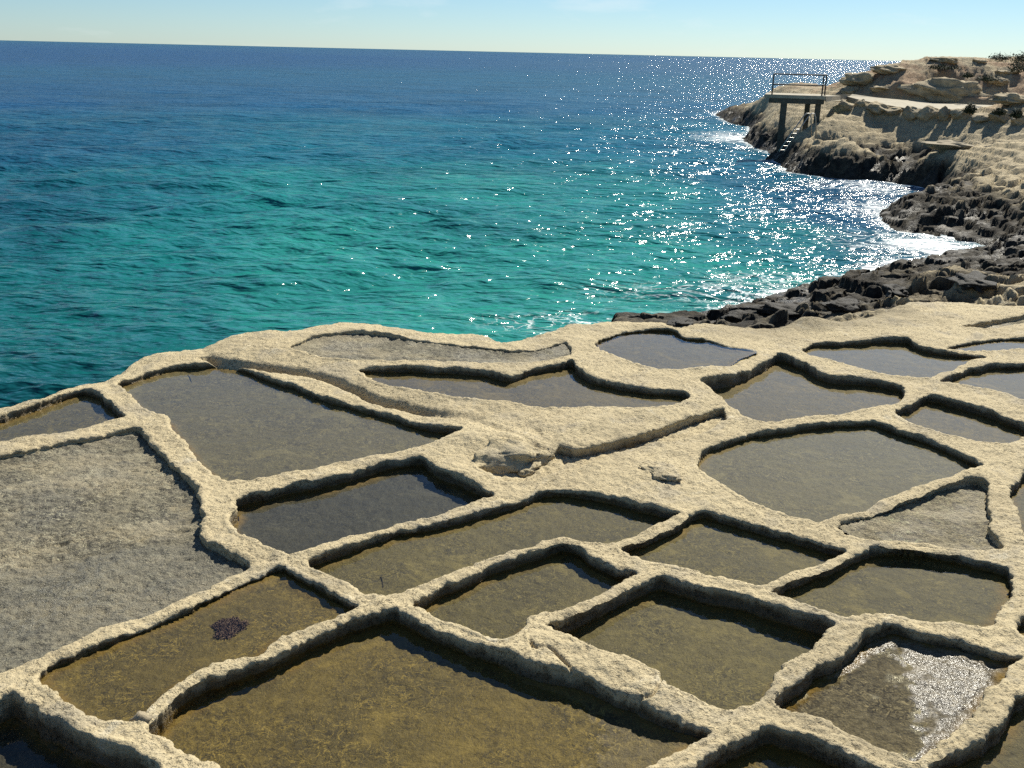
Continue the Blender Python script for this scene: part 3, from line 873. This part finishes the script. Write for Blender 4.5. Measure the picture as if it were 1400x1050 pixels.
VF = np.stack([X, Y, FLO], -1)
NF = vnormals(X, Y, np.where(FLO < -5, -.2, FLO)).reshape(-1, 3)
VF = VF.reshape(-1, 3)
for k, P in enumerate(PANS):
    po = P['poly']
    c = po.mean(0)
    nxt = np.roll(po, -1, 0)
    if np.sum(po[:, 0] * nxt[:, 1] - nxt[:, 0] * po[:, 1]) < 0:
        po = po[::-1]
    rc = float(np.hypot(*c))
    root = empty(P.get('name', 'salt_pan'), (c[0], c[1], P['lev'] - P['fl']))
    tag(root, P['label'], P.get('cat', 'salt pan'), None if 'name' in P else 'salt pans cut in the rock shelf')
    # cut wall: a strip following the edge from the rim down past the floor
    ring, tl = resample(po, .0024 * rc)
    tg = np.roll(ring, -2, 0) - np.roll(ring, 2, 0)
    nr = np.stack([tg[:, 1], -tg[:, 0]], 1)
    nr /= np.linalg.norm(nr, axis=1, keepdims=True) + 1e-9            # points out into the rock
    for _ in range(3):
        nr = nr + np.roll(nr, 1, 0) + np.roll(nr, -1, 0)
        nr /= np.linalg.norm(nr, axis=1, keepdims=True) + 1e-9
    outer = .050 + .0040 * rc
    ang = tl / tl[-1] * 2 * np.pi
    u1, u2 = ring[:, 0], ring[:, 1]
    chip = .016 * fbm(u1, u2, 3.0, 3, 140 + k, .55) + .013 * fbm(u1, u2, 16, 3, 150 + k, .6) + .045 * np.maximum(0, fbm(u1, u2, 2.2, 3, 145 + k) - .35)
    rows = []
    lipz = None
    prof = [(outer, -.012), (outer * .62, .004), (outer * .36, .003), (.010, -.002), (.001, -.007), (-.005, -.018)]
    for s0, dz_ in prof:
        wgt = float(np.clip(1 - s0 / (outer * .5), 0, 1))
        q = ring + nr * (s0 + chip * wgt)[:, None]
        x_, y_ = warp_inv(q[:, 0], q[:, 1])
        tz = full_height(x_, y_, True)[0]
        rows.append(np.stack([x_, y_, tz + dz_], 1))
    lipz = rows[-1][:, 2]
    flz = P['lev'] - P['fl'] + P['gx'] * (rows[-1][:, 0] - c[0]) + P['gy'] * (rows[-1][:, 1] - c[1])
    nw = 9 if rc < 9.5 else 6
    for j in range(1, nw + 1):
        f = j / nw
        zz = lipz + (flz - .03 - lipz) * f
        bed = .010 * perlin(zz * 26 + .6 * fbm(u1, u2, .8, 1, 5), u1 * 1.3 + u2 * 1.1, 160 + k)
        rough = .008 * fbm(u1 + zz * 2.1, u2 - zz * 1.7, 9, 3, 170 + k, .6)
        s0 = -.003 - .022 * f ** 1.6 + bed + rough + chip * (1 - .6 * f) + .010 * math.sin(math.pi * f)
        q = ring + nr * s0[:, None]
        x_, y_ = warp_inv(q[:, 0], q[:, 1])
        rows.append(np.stack([x_, y_, zz], 1))
    nrw, ncl = len(rows), len(ring)
    VW = np.concatenate(rows)
    i_ = np.arange(nrw * ncl).reshape(nrw, ncl)
    QW = np.stack([i_[:-1], i_[1:], np.roll(i_, -1, 1)[1:], np.roll(i_, -1, 1)[:-1]], -1).reshape(-1, 4)[:, ::-1]
    aw = rock_attrs(VW[:, 0], VW[:, 1], VW[:, 2])
    lz = np.tile(lipz, nrw)
    below = lz - VW[:, 2]
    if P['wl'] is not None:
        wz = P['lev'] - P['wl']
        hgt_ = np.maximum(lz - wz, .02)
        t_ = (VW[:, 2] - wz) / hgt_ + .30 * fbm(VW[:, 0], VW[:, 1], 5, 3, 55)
        aw['wet'] = np.maximum(aw['wet'], sstep(1.0, .35, t_) * (below > .004))  # stain above the waterline, plus wall shade painted dark up towards the lip
        aw['algae'] = sstep(.018, .004, VW[:, 2] - wz + .012 * fbm(VW[:, 0], VW[:, 1], 6, 2, 59)) * (below > .01)
    if P['key'] == 'G':
        aw['wet'] = np.maximum(aw['wet'], .8 * sstep(.02, .10, below + .03 * fbm(VW[:, 0], VW[:, 1], 4, 3, 54)))  # damp channel bank, its shade painted in as darker with depth
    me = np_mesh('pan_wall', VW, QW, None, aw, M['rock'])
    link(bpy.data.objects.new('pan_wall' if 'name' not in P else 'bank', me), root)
    qf = Q[(pidf[Q] == k).all(1)]
    if len(qf):
        fa = {}
        if P['key'] == 'P4':
            ln_ = np.array([U(a, b, -.07) for a, b in [(-120, 800), (0, 782), (100, 762), (170, 744), (290, 732)]])
            dl = np.interp(xf, ln_[:, 0], ln_[:, 1]) - yf + .14 * fbm(xf, yf, 1.5, 3, 82)
            fa = dict(damp=sstep(-.03, .12, dl))
        if P['wl'] is not None:
            wz = P['lev'] - P['wl']
            dz_ = ff - wz + .006 * fbm(xf, yf, 5, 3, 81) if P['floor'] == 'wet' else ff - wz
            fa = dict(edge=sstep(-.11, -.015, psdf), film=sstep(-.004, .003, dz_) * sstep(.050, .015, dz_))
        link(bpy.data.objects.new('pan_floor' if 'name' not in P else 'bed', sub_mesh('pan_floor', VF, NF, qf, fa, M[P['floor']])), root)
    if P['wl'] is not None:
        q = ring[::3] + nr[::3] * .018
        x_, y_ = warp_inv(q[:, 0], q[:, 1])
        bm = bmesh.new()
        bm.faces.new([bm.verts.new((a, b, P['lev'] - P['wl'])) for a, b in zip(x_, y_)])
        bmesh.ops.triangulate(bm, faces=bm.faces[:])
        me = bpy.data.meshes.new('water')
        bm.to_mesh(me)
        bm.free()
        me.materials.append(M['water'])
        link(bpy.data.objects.new('water', me), root)

# ------------------------------------------------------------------ the headland
AZ2 = AZ[(AZ > math.radians(4.0)) & (AZ < math.radians(46))]
R2 = np.concatenate([np.geomspace(19.0, 140.0, 560)])
X2, Y2 = polar(AZ2, R2)
Z2 = full_height(X2, Y2)[0]
# the row shared with the shelf is the same function, so the two sheets meet
N2 = vnormals(X2, Y2, Z2)
z2, x2, y2 = Z2.ravel(), X2.ravel(), Y2.ravel()
lim = .05 + .45 * sstep(28, 48, np.hypot(x2, y2)) * 0
dk = sstep(-.05, -.60, z2 + .22 * fbm(x2, y2, .5, 4, 61) + .12 * fbm(x2, y2, 2.0, 3, 62))
wt = sstep(-.35, -.95, z2 + .2 * fbm(x2, y2, .6, 2, 63))
soil2 = sstep(1.3, 1.9, z2) * (np.hypot(x2, y2) < 90)
Q2 = quads(*X2.shape)
Q2 = Q2[z2[Q2].max(1) > -2.4]
o = link(bpy.data.objects.new('headland', sub_mesh('headland', np.stack([X2, Y2, Z2], -1).reshape(-1, 3), N2.reshape(-1, 3), Q2, dict(dark=dk, wet=wt, soil=soil2), M['shore'])))
tag(o, 'low limestone headland with black wave washed foot and pale slabs', kind='structure')

# ------------------------------------------------------------------ the sea
AZS = np.radians(np.linspace(-48, 48, 860))
dep = np.linspace(math.atan(5.2 / 9.5), math.atan(5.2 / 260), 560)
RS = np.concatenate([5.2 / np.tan(dep), np.geomspace(262, 45000, 60)])
XS, YS = polar(AZS, RS)
xs, ys = XS.ravel(), YS.ravel()
rs = np.hypot(xs, ys)
cell = np.maximum(rs * (AZS[1] - AZS[0]), np.repeat(np.gradient(RS), len(AZS)))
zs = np.zeros_like(xs)
rw = np.random.default_rng(3)
wind = math.radians(200)
for i in range(46):
    L = 0.45 * (14 / 0.45) ** (i / 45.0) * rw.uniform(.9, 1.1)
    th = wind + rw.normal(0, .55)
    kx, ky = math.cos(th + math.pi / 2) * 2 * math.pi / L, math.sin(th + math.pi / 2) * 2 * math.pi / L
    amp = .0092 * L ** .85 if L < 4 else .0092 * 4 ** .85 * (4 / L) ** .35
    att = sstep(.5, .25, cell / L)
    ph = kx * xs + ky * ys + rw.uniform(0, 6.28)
    s_ = np.sin(ph)
    zs += amp * att * (s_ + .25 * np.cos(2 * ph))
grp = .7 + .5 * fbm(xs, ys, .05, 2, 71)
zs *= np.clip(grp, .35, 1.4)
# bed colour seen through the water: sandy turquoise shallows, sea grass, deep blue
TP = [(0,75,(.008,.046,.118)),(350,75,(.008,.048,.122)),(700,80,(.012,.060,.128)),(1000,90,(.018,.068,.126)),
      (0,130,(.005,.048,.110)),(300,130,(.005,.054,.116)),(600,140,(.006,.060,.122)),(900,140,(.009,.070,.128)),
      (0,200,(.004,.055,.095)),(200,190,(.004,.060,.100)),(400,200,(.005,.085,.115)),(600,190,(.006,.085,.12)),(850,190,(.006,.085,.125)),
      (0,270,(.003,.060,.080)),(200,260,(.004,.085,.098)),(400,260,(.008,.135,.125)),(650,260,(.012,.160,.138)),(850,260,(.010,.145,.135)),(1050,240,(.006,.090,.130)),
      (0,340,(.003,.075,.080)),(200,340,(.005,.110,.105)),(450,340,(.012,.165,.135)),(700,340,(.014,.175,.142)),(900,340,(.012,.165,.138)),(1080,320,(.008,.125,.130)),
      (0,430,(.003,.075,.075)),(200,430,(.004,.090,.085)),(400,420,(.010,.135,.115)),(650,420,(.014,.165,.132)),(850,420,(.016,.175,.14)),(1000,400,(.012,.15,.128)),
      (0,520,(.003,.060,.062)),(150,490,(.003,.070,.070)),(1150,260,(.006,.060,.115)),(1220,250,(.006,.05,.10)),(1160,300,(.007,.06,.11)),(1200,330,(.008,.07,.10))]
tw = np.zeros(len(xs))
tcn = np.zeros((len(xs), 3))
az_s, lr_s = np.arctan2(xs, ys), np.log(rs)
for a, b, c in TP:
    px_, py_ = U(a, b, WZ)
    ww = 1.0 / ((((az_s - math.atan2(px_, py_)) / .22) ** 2 + ((lr_s - math.log(math.hypot(px_, py_))) / .35) ** 2) + .02) ** 2
    tw += ww
    tcn += ww[:, None] * np.array(c)
tcn /= tw[:, None]
tcn *= np.array([1.5, 1.30, 1.36])
tint = np.concatenate([tcn, np.ones((len(xs), 1))], 1)
# foam where the swell meets rock
hs = np.full(len(xs), -9.0)
nearm = (rs < 150) & (az_s > -.5)
hs[nearm] = full_height(xs[nearm], ys[nearm])[0]
foam = sstep(-2.1, -1.35, hs) * sstep(2.0, 5.0, xs) * .85
for a, b, sx_, sy_, am in [(1010,188,3.0,6.0,.95),(1205,285,1.6,2.6,.8),(1180,255,2.2,2.4,.75),(1270,335,2.4,2.6,1.0),(1225,335,2.0,2.5,.7),(1060,385,2.2,1.6,.55),(960,400,3.0,1.2,.5),(830,440,2.2,1.0,.55),(740,440,1.6,.9,.45),(1290,345,1.6,1.6,1.0),(1215,262,2.5,1.5,.6)]:
    px_, py_ = U(a, b, WZ)
    foam = np.maximum(foam, am * np.exp(-((xs - px_) / sx_) ** 2 - ((ys - py_) / sy_) ** 2))
QS = quads(*XS.shape)
QS = QS[(hs[QS].min(1) < -1.0)]
VS = np.stack([xs, ys, zs + WZ], 1)
used = np.unique(QS)
mpp = np.zeros(len(VS), np.int64)
mpp[used] = np.arange(len(used))
sea = link(bpy.data.objects.new('sea', np_mesh('sea', VS[used], mpp[QS], None, dict(tint=tint[used], foam=foam[used]), M['sea'])))
tag(sea, 'choppy turquoise sea turning deep blue towards the horizon', kind='structure')

def ground(x, y):
    return float(full_height(np.array([float(x)]), np.array([float(y)]))[0][0])

# ------------------------------------------------------------------ rocks, boulders
def rock_mesh(name, seed, sub=4, sq=.12, rugged=.22, material=None, box=.35):
    bm = bmesh.new()
    bmesh.ops.create_icosphere(bm, subdivisions=sub, radius=1)
    r_ = random.Random(seed)
    cuts = [(Vector((r_.uniform(-1, 1), r_.uniform(-1, 1), r_.uniform(-.7, 1))).normalized(), r_.uniform(.55, .85)) for _ in range(9)]
    co = np.array([v.co[:] for v in bm.verts])
    nn_ = fbm(co[:, 0] + co[:, 2] * .7 + seed, co[:, 1] - co[:, 2] * .6, 1.3, 4, seed % 50)
    n3 = fbm(co[:, 2] * 1.3 + seed, co[:, 0] * .4 + co[:, 1] * .4, 2.0, 3, seed % 40)
    for v, a, b in zip(bm.verts, nn_, n3):
        p = v.co.copy()
        for nrm, dd in cuts:
            q = p.dot(nrm)
            if q > dd:
                p -= nrm * (q - dd) * .85
        v.co = p * (1 + rugged * a + rugged * .6 * b)
    for f in bm.faces:
        f.smooth = True
    me = bpy.data.meshes.new(name)
    bm.to_mesh(me)
    bm.free()
    me.materials.append(material)
    return me

def hit(px, py, r0=5.0, r1=125.0):
    d = ray(px, py)
    h_ = math.hypot(d[0], d[1])
    rr = np.geomspace(r0, r1, 900)
    t = rr / h_
    g = full_height(d[0] * t, d[1] * t)[0]
    zz = CAMH + d[2] * t
    below = np.nonzero(zz < g)[0]
    return float(rr[below[0]]) if len(below) else None

def rock_at(name, px, py, r, wpx, hpx, label, cat, group, seed, material, depth=.9, rot=0.0, sink=.25, z=None, rugged=.22):
    """a rock whose foot is where (px, py) meets distance r; size from its apparent size"""
    h_ = hit(px, py + hpx * .42)
    if h_ is not None and .6 * r < h_ < 1.5 * r:
        r = h_ + .3 * wpx * r / FPX * depth
    x, y, zz = UD(px, py, r)
    dist = math.sqrt(x * x + y * y + (zz - CAMH) ** 2)
    wx_, hz_ = wpx * dist / FPX, hpx * dist / FPX
    o = bpy.data.objects.new(name, rock_mesh(name, seed, 4, material=material, rugged=rugged))
    o.location = (x, y, zz)
    o.scale = (wx_ * .52, wx_ * .52 * depth, hz_ * .52)
    o.rotation_euler = (0, 0, -math.atan2(x, y) + rot)
    COL.objects.link(o)
    tag(o, label, cat, group)
    return o

BO = [(1154,147,24,18,'rounded boulder under the concrete ramp, nearest the jetty'),(1177,144,16,14,'small upright boulder second from the jetty in the boulder row'),
      (1200,148,32,15,'long low boulder lying against the foot of the ramp'),(1222,152,34,13,'flat boulder at the lower end of the ramp slab'),
      (1247,156,26,19,'shaded boulder where the ramp meets the ground'),(1270,157,27,21,'big block shaped boulder left of the hollow stone in the row'),
      (1292,157,18,18,'narrow hollowed boulder between two big blocks in the row'),(1315,157,30,17,'wide boulder with a dark tuft growing above it'),
      (1343,161,32,14,'low sloping boulder near the right end of the row'),(1368,159,36,20,'largest boulder near the right end of the row'),(1394,164,24,17,'last boulder of the row at the right edge')]
for i, (a, b, ww_, hh_, lb) in enumerate(BO):
    rock_at('boulder', a, b, float(np.interp(a, [1150, 1240, 1400], [55.5, 51.3, 50.0])), ww_ * 1.05, hh_, lb, 'boulder', 'boulders along the path', 100 + i * 7, M['boulder'], rot=i * .7, depth=.8)
HR = [(1178,110,59.5,46,22,'overhanging rock block on the hill above the jetty',.0,.9),(1217,96,62.5,44,12,'long flat slab capping the rocks above the jetty',0.1,.8),
      (1291,82,66,34,9,'flat topped slab perched on the hill skyline',.05,.8),(1336,84,67.5,20,7,'small rock on the skyline right of the perched slab',.3,.8),
      (1296,126,57.5,100,28,'broad dark faced outcrop behind the path',.0,.45),(1385,137,53.5,52,14,'low outcrop at the right end of the path',.0,.6),
      (1245,128,58,30,10,'weathered rock left of the broad dark outcrop',.4,.8),(1165,124,58,26,12,'weathered rock just behind the ramp',.2,.8),(1360,112,60,28,10,'small outcrop on the slope at upper right',.2,.7),
      (1205,122,58.5,36,12,'stepped rock under the capping slab',.5,.8),(1375,98,64,30,9,'low rock on the upper right slope',.5,.8)]
for i, (a, b, r, ww_, hh_, lb, ro, dp) in enumerate(HR):
    r *= 1.08
    rock_at('rock', a, b, r, ww_, hh_, lb, 'rock', 'rocks on the hill', 300 + i * 11, M['boulder'], rot=ro, depth=dp, rugged=.3)

SR = [(1300,196,43,56,12,'squared pale stone slab on the flat rocks',M['stone']),
      (1080,424,19.5,80,20,'long black boulder at the water edge behind the shelf',M['darkrock']),(1010,432,18.5,54,14,'low black rock where the waves reach the shelf',M['darkrock']),
      (1150,418,20.5,70,16,'black rock beside the pale ledge',M['darkrock']),(930,441,17.2,46,10,'small dark rock behind the round pan',M['darkrock']),
      (1225,398,23,60,15,'dark rough rock in the black belt at right',M['darkrock']),(1330,385,24,80,17,'dark rough rock near the right edge above the ledge',M['darkrock']),
      (1048,188,63,32,10,'dark block in the surf under the jetty',M['darkrock'])]
for i, (a, b, r, ww_, hh_, lb, ma) in enumerate(SR):
    rock_at('shore_rock' if ma is M['darkrock'] else 'stone_slab', a, b + (0 if ma is M['darkrock'] else 3), r, ww_, hh_, lb, 'rock', None, 500 + i * 13, ma, rot=.3 * i, depth=.55, rugged=.35)

for i, (a, b, r, ww_, hh_, lb, ro, dp) in enumerate([
        (690, 622, 8.9, 118, 40, 'eroded hump of pale rock at the head of the damp channel', .35, .62),
        (722, 640, 8.6, 46, 17, 'small worn rock lying in the head of the damp channel', 1.1, .8),
        (905, 647, 8.6, 60, 16, 'rough weathered knob on the rim left of the kite shaped pan', -.5, .6)]):
    rock_at('rock', a, b, r, ww_, hh_, lb, 'rock', None, 713 + i * 17, M['rock'], rot=ro, depth=dp, rugged=.30)

# ------------------------------------------------------------------ jetty, ramp, ladder
def box(bm, cx_, cy_, cz_, sx_, sy_, sz_, ang=0.0, bev=0.0):
    r_ = bmesh.ops.create_cube(bm, size=1, matrix=Matrix.Translation((cx_, cy_, cz_)) @ Matrix.Rotation(ang, 4, 'Z') @ Matrix.Diagonal((sx_, sy_, sz_, 1)))
    if bev:
        es = list({e for v in r_['verts'] for e in v.link_edges})
        bmesh.ops.bevel(bm, geom=es, offset=bev, segments=2, affect='EDGES')

def tube(bm, pts, rad, seg=8):
    pts = [Vector(p) for p in pts]
    rings = []
    for i, p in enumerate(pts):
        d = (pts[min(i + 1, len(pts) - 1)] - pts[max(i - 1, 0)]).normalized()
        u_ = d.orthogonal().normalized() if abs(d.z) > .9 else d.cross(Vector((0, 0, 1))).normalized()
        v_ = d.cross(u_)
        rings.append([bm.verts.new(p + rad * (math.cos(2 * math.pi * k_ / seg) * u_ + math.sin(2 * math.pi * k_ / seg) * v_)) for k_ in range(seg)])
    for a, b in zip(rings[:-1], rings[1:]):
        best = min(range(seg), key=lambda s_: sum((a[k_].co - b[(k_ + s_) % seg].co).length for k_ in range(seg)))
        for k_ in range(seg):
            bm.faces.new((a[k_], a[(k_ + 1) % seg], b[(k_ + 1 + best) % seg], b[(k_ + best) % seg]))
    bm.faces.new(rings[0][::-1])
    bm.faces.new(rings[-1])

def build(name, bm, ma, parent=None, smooth=False):
    bmesh.ops.recalc_face_normals(bm, faces=bm.faces[:])
    me = bpy.data.meshes.new(name)
    bm.to_mesh(me)
    bm.free()
    if smooth:
        for p in me.polygons:
            p.use_smooth = True
    me.materials.append(ma)
    return link(bpy.data.objects.new(name, me), parent)

DZ = 1.95
RJ = 57.5
def J(px, py, r=RJ):
    return Vector(UD(px, py, r))
jl, jr = J(1046, 122), J(1130, 126.5)
jl.z = jr.z = DZ
ev = (jr - jl)
jlen = ev.length
ex_ = ev.normalized()
ey_ = Vector((-ex_.y, ex_.x, 0))        # away from the viewer
jang = math.atan2(ex_.y, ex_.x)
jet = empty('jetty', (jl.x, jl.y, 0))
tag(jet, 'concrete bathing jetty on dark columns with rusty handrail', 'jetty')
DEP = 3.0
c_ = jl + ex_ * jlen / 2 + ey_ * DEP / 2
bm = bmesh.new()
box(bm, c_.x, c_.y, DZ - .09, jlen, DEP, .18, jang, .02)
build('deck', bm, M['concrete'], jet)
for off in (.12, DEP - .12):
    bm = bmesh.new()
    q = jl + ex_ * jlen * .53 + ey_ * off
    box(bm, q.x, q.y, DZ - .18 - .13, jlen * .90, .2, .25, jang, .015)
    build('beam', bm, M['concrete_dark'], jet)
for px_, off, ww_ in ((1074, .2, .34), (1107, 1.9, .28), (1121, .5, .30)):
    t_ = (px_ - 1046) / 84.0
    q = jl + ex_ * jlen * t_ + ey_ * off
    g = ground(q.x, q.y) - .5
    g = min(g, -.6)
    bm = bmesh.new()
    box(bm, q.x, q.y, (g + DZ - .19) / 2, ww_, ww_, DZ - .19 - g, jang, .02)
    build('column', bm, M['concrete_dark'], jet)
# handrail along the seaward edge, with a short return at the landward end
rl = empty('railing', (jl.x, jl.y, DZ))
bpy.data.objects.remove(rl)
P0 = jl + ex_ * .38 + ey_ * .12
P1_ = jl + ex_ * (jlen - .22) + ey_ * (.12)
P2_ = jl + ex_ * (jlen - .06) + ey_ * .9
def up(p, h):
    return Vector((p.x, p.y, DZ + h))
for p in (P0, P1_, P2_):
    bm = bmesh.new()
    tube(bm, [up(p, -.02), up(p, 1.05)], .040)
    build('railing_post', bm, M['rust'], jet)
for h in (1.05, .52):
    bm = bmesh.new()
    tube(bm, [up(P0, h), up(P1_, h), up(P2_, h)], .036)
    build('handrail', bm, M['rust'], jet)

# ramp slab and path
bm = bmesh.new()
prev = None
for a, b, c, d, z in RE:
    p = Vector((*U(a, b, z), z))
    q = Vector((*U(c, d, z + .1), z + .1))
    if a == 1130:
        p = jr + ex_ * .004 - Vector((0, 0, .004))
        q = p + ey_ * 2.2
    th_ = .30
    ring = [bm.verts.new(p), bm.verts.new(q), bm.verts.new(q - Vector((0, 0, th_))), bm.verts.new(p - Vector((0, 0, th_)))]
    if prev:
        for i in range(4):
            bm.faces.new((prev[i], prev[(i + 1) % 4], ring[(i + 1) % 4], ring[i]))
    else:
        bm.faces.new(ring)
    prev = ring
bm.faces.new(prev[::-1])
o = build('path', bm, M['concrete'])
tag(o, 'pale concrete path ramping up to the jetty', kind='structure')

# bathing ladder
la = empty('ladder', J(1096, 176, 54.0))
tag(la, 'sloping steel bathing ladder from the rocks into the water', 'ladder')
def L3(px, py, r):
    return Vector(UD(px, py, r))
for dx, dr in ((0, 0), (7, .25)):
    bm = bmesh.new()
    tube(bm, [L3(1065 + dx, 207, 52.3 + dr), L3(1085 + dx, 178, 52.5 + dr), L3(1099 + dx, 158.5, 52.7 + dr), L3(1103 + dx, 155, 52.8 + dr), L3(1107 + dx * .9, 155.5, 52.9 + dr), L3(1109 + dx * .9, 161, 53.0 + dr), L3(1109.5 + dx * .9, 187, 53.1 + dr)], .030)
    build('side_rail', bm, M['steel'], la, True)
for i in range(6):
    t_ = i / 6.0
    a, b = 1066 + 24 * t_, 205 - 34 * t_
    bm = bmesh.new()
    tube(bm, [L3(a, b, 52.33), L3(a + 7, b, 52.58)], .011)
    build('rung', bm, M['steel'], la)

# ------------------------------------------------------------------ scrub on the hill
def shrub(px, py, r, wpx, hpx, label, seed):
    x, y, zz = UD(px, py, r)
    d = r = r * (1.08 if r > 55 else 1)
    x, y, zz = UD(px, py, r)
    ww_, hh_ = wpx * d / FPX / 2, hpx * d / FPX
    root = empty('shrub', (x, y, zz - .05))
    tag(root, label, 'shrub', 'scrub on the hill')
    r_ = random.Random(seed)
    bm = bmesh.new()
    for i in range(420):
        th = r_.uniform(0, 6.283)
        ph = math.acos(r_.uniform(0, 1))
        rad = r_.uniform(.35, 1.05) * (1 + .3 * math.sin(3 * th + seed))
        c = Vector((x + ww_ * rad * math.sin(ph) * math.cos(th), y + ww_ * rad * math.sin(ph) * math.sin(th), zz + hh_ * rad * math.cos(ph)))
        s_ = r_.uniform(.03, .075)
        u_ = Vector((r_.uniform(-1, 1), r_.uniform(-1, 1), r_.uniform(-1, 1))).normalized()
        v_ = u_.orthogonal().normalized()
        bm.faces.new([bm.verts.new(c + u_ * s_ * 1.6), bm.verts.new(c + v_ * s_ * .6), bm.verts.new(c - u_ * s_ * 1.6), bm.verts.new(c - v_ * s_ * .6)])
    build('foliage', bm, M['leaf'], root)
    bm = bmesh.new()
    for i in range(5):
        th = i * 1.26
        tube(bm, [(x, y, zz - .1), (x + ww_ * .5 * math.cos(th), y + ww_ * .5 * math.sin(th), zz + hh_ * .6)], .015, 5)
    build('stem', bm, M['twig'], root)
for i, (a, b, r, ww_, hh_, lb) in enumerate([(1368,82,70,34,7,'low dark green bush on the hill skyline'),(1392,98,64,28,16,'dense bush at the right edge of the hill'),(1326,154,51,14,9,'dark tuft growing on the boulder row'),(1367,156,50,13,6,'small tuft on the largest boulder of the row'),(1390,160,50,12,8,'tuft beside the last boulder at right'),(1350,110,60,22,5,'flat dark plant on the bare upper slope'),(1323,105,61.5,12,4,'tiny plant on the reddish slope'),(1290,94,65,40,4,'low scrub below the perched slab'),(1398,84,70,26,10,'bush on the skyline at the right edge')]):
    shrub(a, b, r, ww_, hh_, lb, 40 + i)

# ------------------------------------------------------------------ small things lying in the pans
def small_rock(px, py, z, s, label, seed, ma, name='stone', cat='stone'):
    x, y = U(px, py, z)
    o = bpy.data.objects.new(name, rock_mesh(name, seed, 3, material=ma, rugged=.25))
    o.location = (x, y, z)
    o.scale = s
    o.rotation_euler = (0, 0, seed)
    COL.objects.link(o)
    tag(o, label, cat)
small_rock(194, 984, -.03, (.085, .075, .06), 'loose pale stone plugging the wall end by the lower left pan', 3, M['stone'])
small_rock(752, 859, -.05, (.035, .03, .03), 'dark pebble at the corner of the brown pan behind the cracked rim', 5, M['darkrock'])

x, y = U(312, 860, -.08)
root = empty('seaweed_clump', (x, y, -.075))
tag(root, 'purple brown seaweed clump floating in the lower left pan', 'seaweed')
r_ = random.Random(9)
bm = bmesh.new()
for i in range(900):
    th, rr_ = r_.uniform(0, 6.283), math.sqrt(r_.random())
    p = Vector((x + .10 * rr_ * math.cos(th) * (1 + .3 * math.sin(3 * th)), y + .13 * rr_ * math.sin(th), -.071 + .022 * (1 - rr_) * r_.random()))
    pts = [p]
    a_ = r_.uniform(0, 6.283)
    for k_ in range(4):
        a_ += r_.uniform(-1.4, 1.4)
        pts.append(pts[-1] + Vector((math.cos(a_) * .009, math.sin(a_) * .009, r_.uniform(-.004, .004))))
    tube(bm, pts, .0022, 4)
build('frond', bm, M['weed'], root)

def twig(pts, z, rad, label):
    bm = bmesh.new()
    P3 = [Vector((*U(a, b, z), z + rad + dz_)) for a, b, dz_ in pts]
    tube(bm, P3, rad, 6)
    o = build('twig', bm, M['twig'])
    tag(o, label, 'twig')
twig([(524,803,0),(523,796,.002),(521,788,.004)], -.112, .003, 'short dark twig in the long central pan near its lower corner')
twig([(257,513,0),(260,517,.002),(262,523,.0)], -.100, .004, 'dark twig in the big pale grey pan by the far rim')
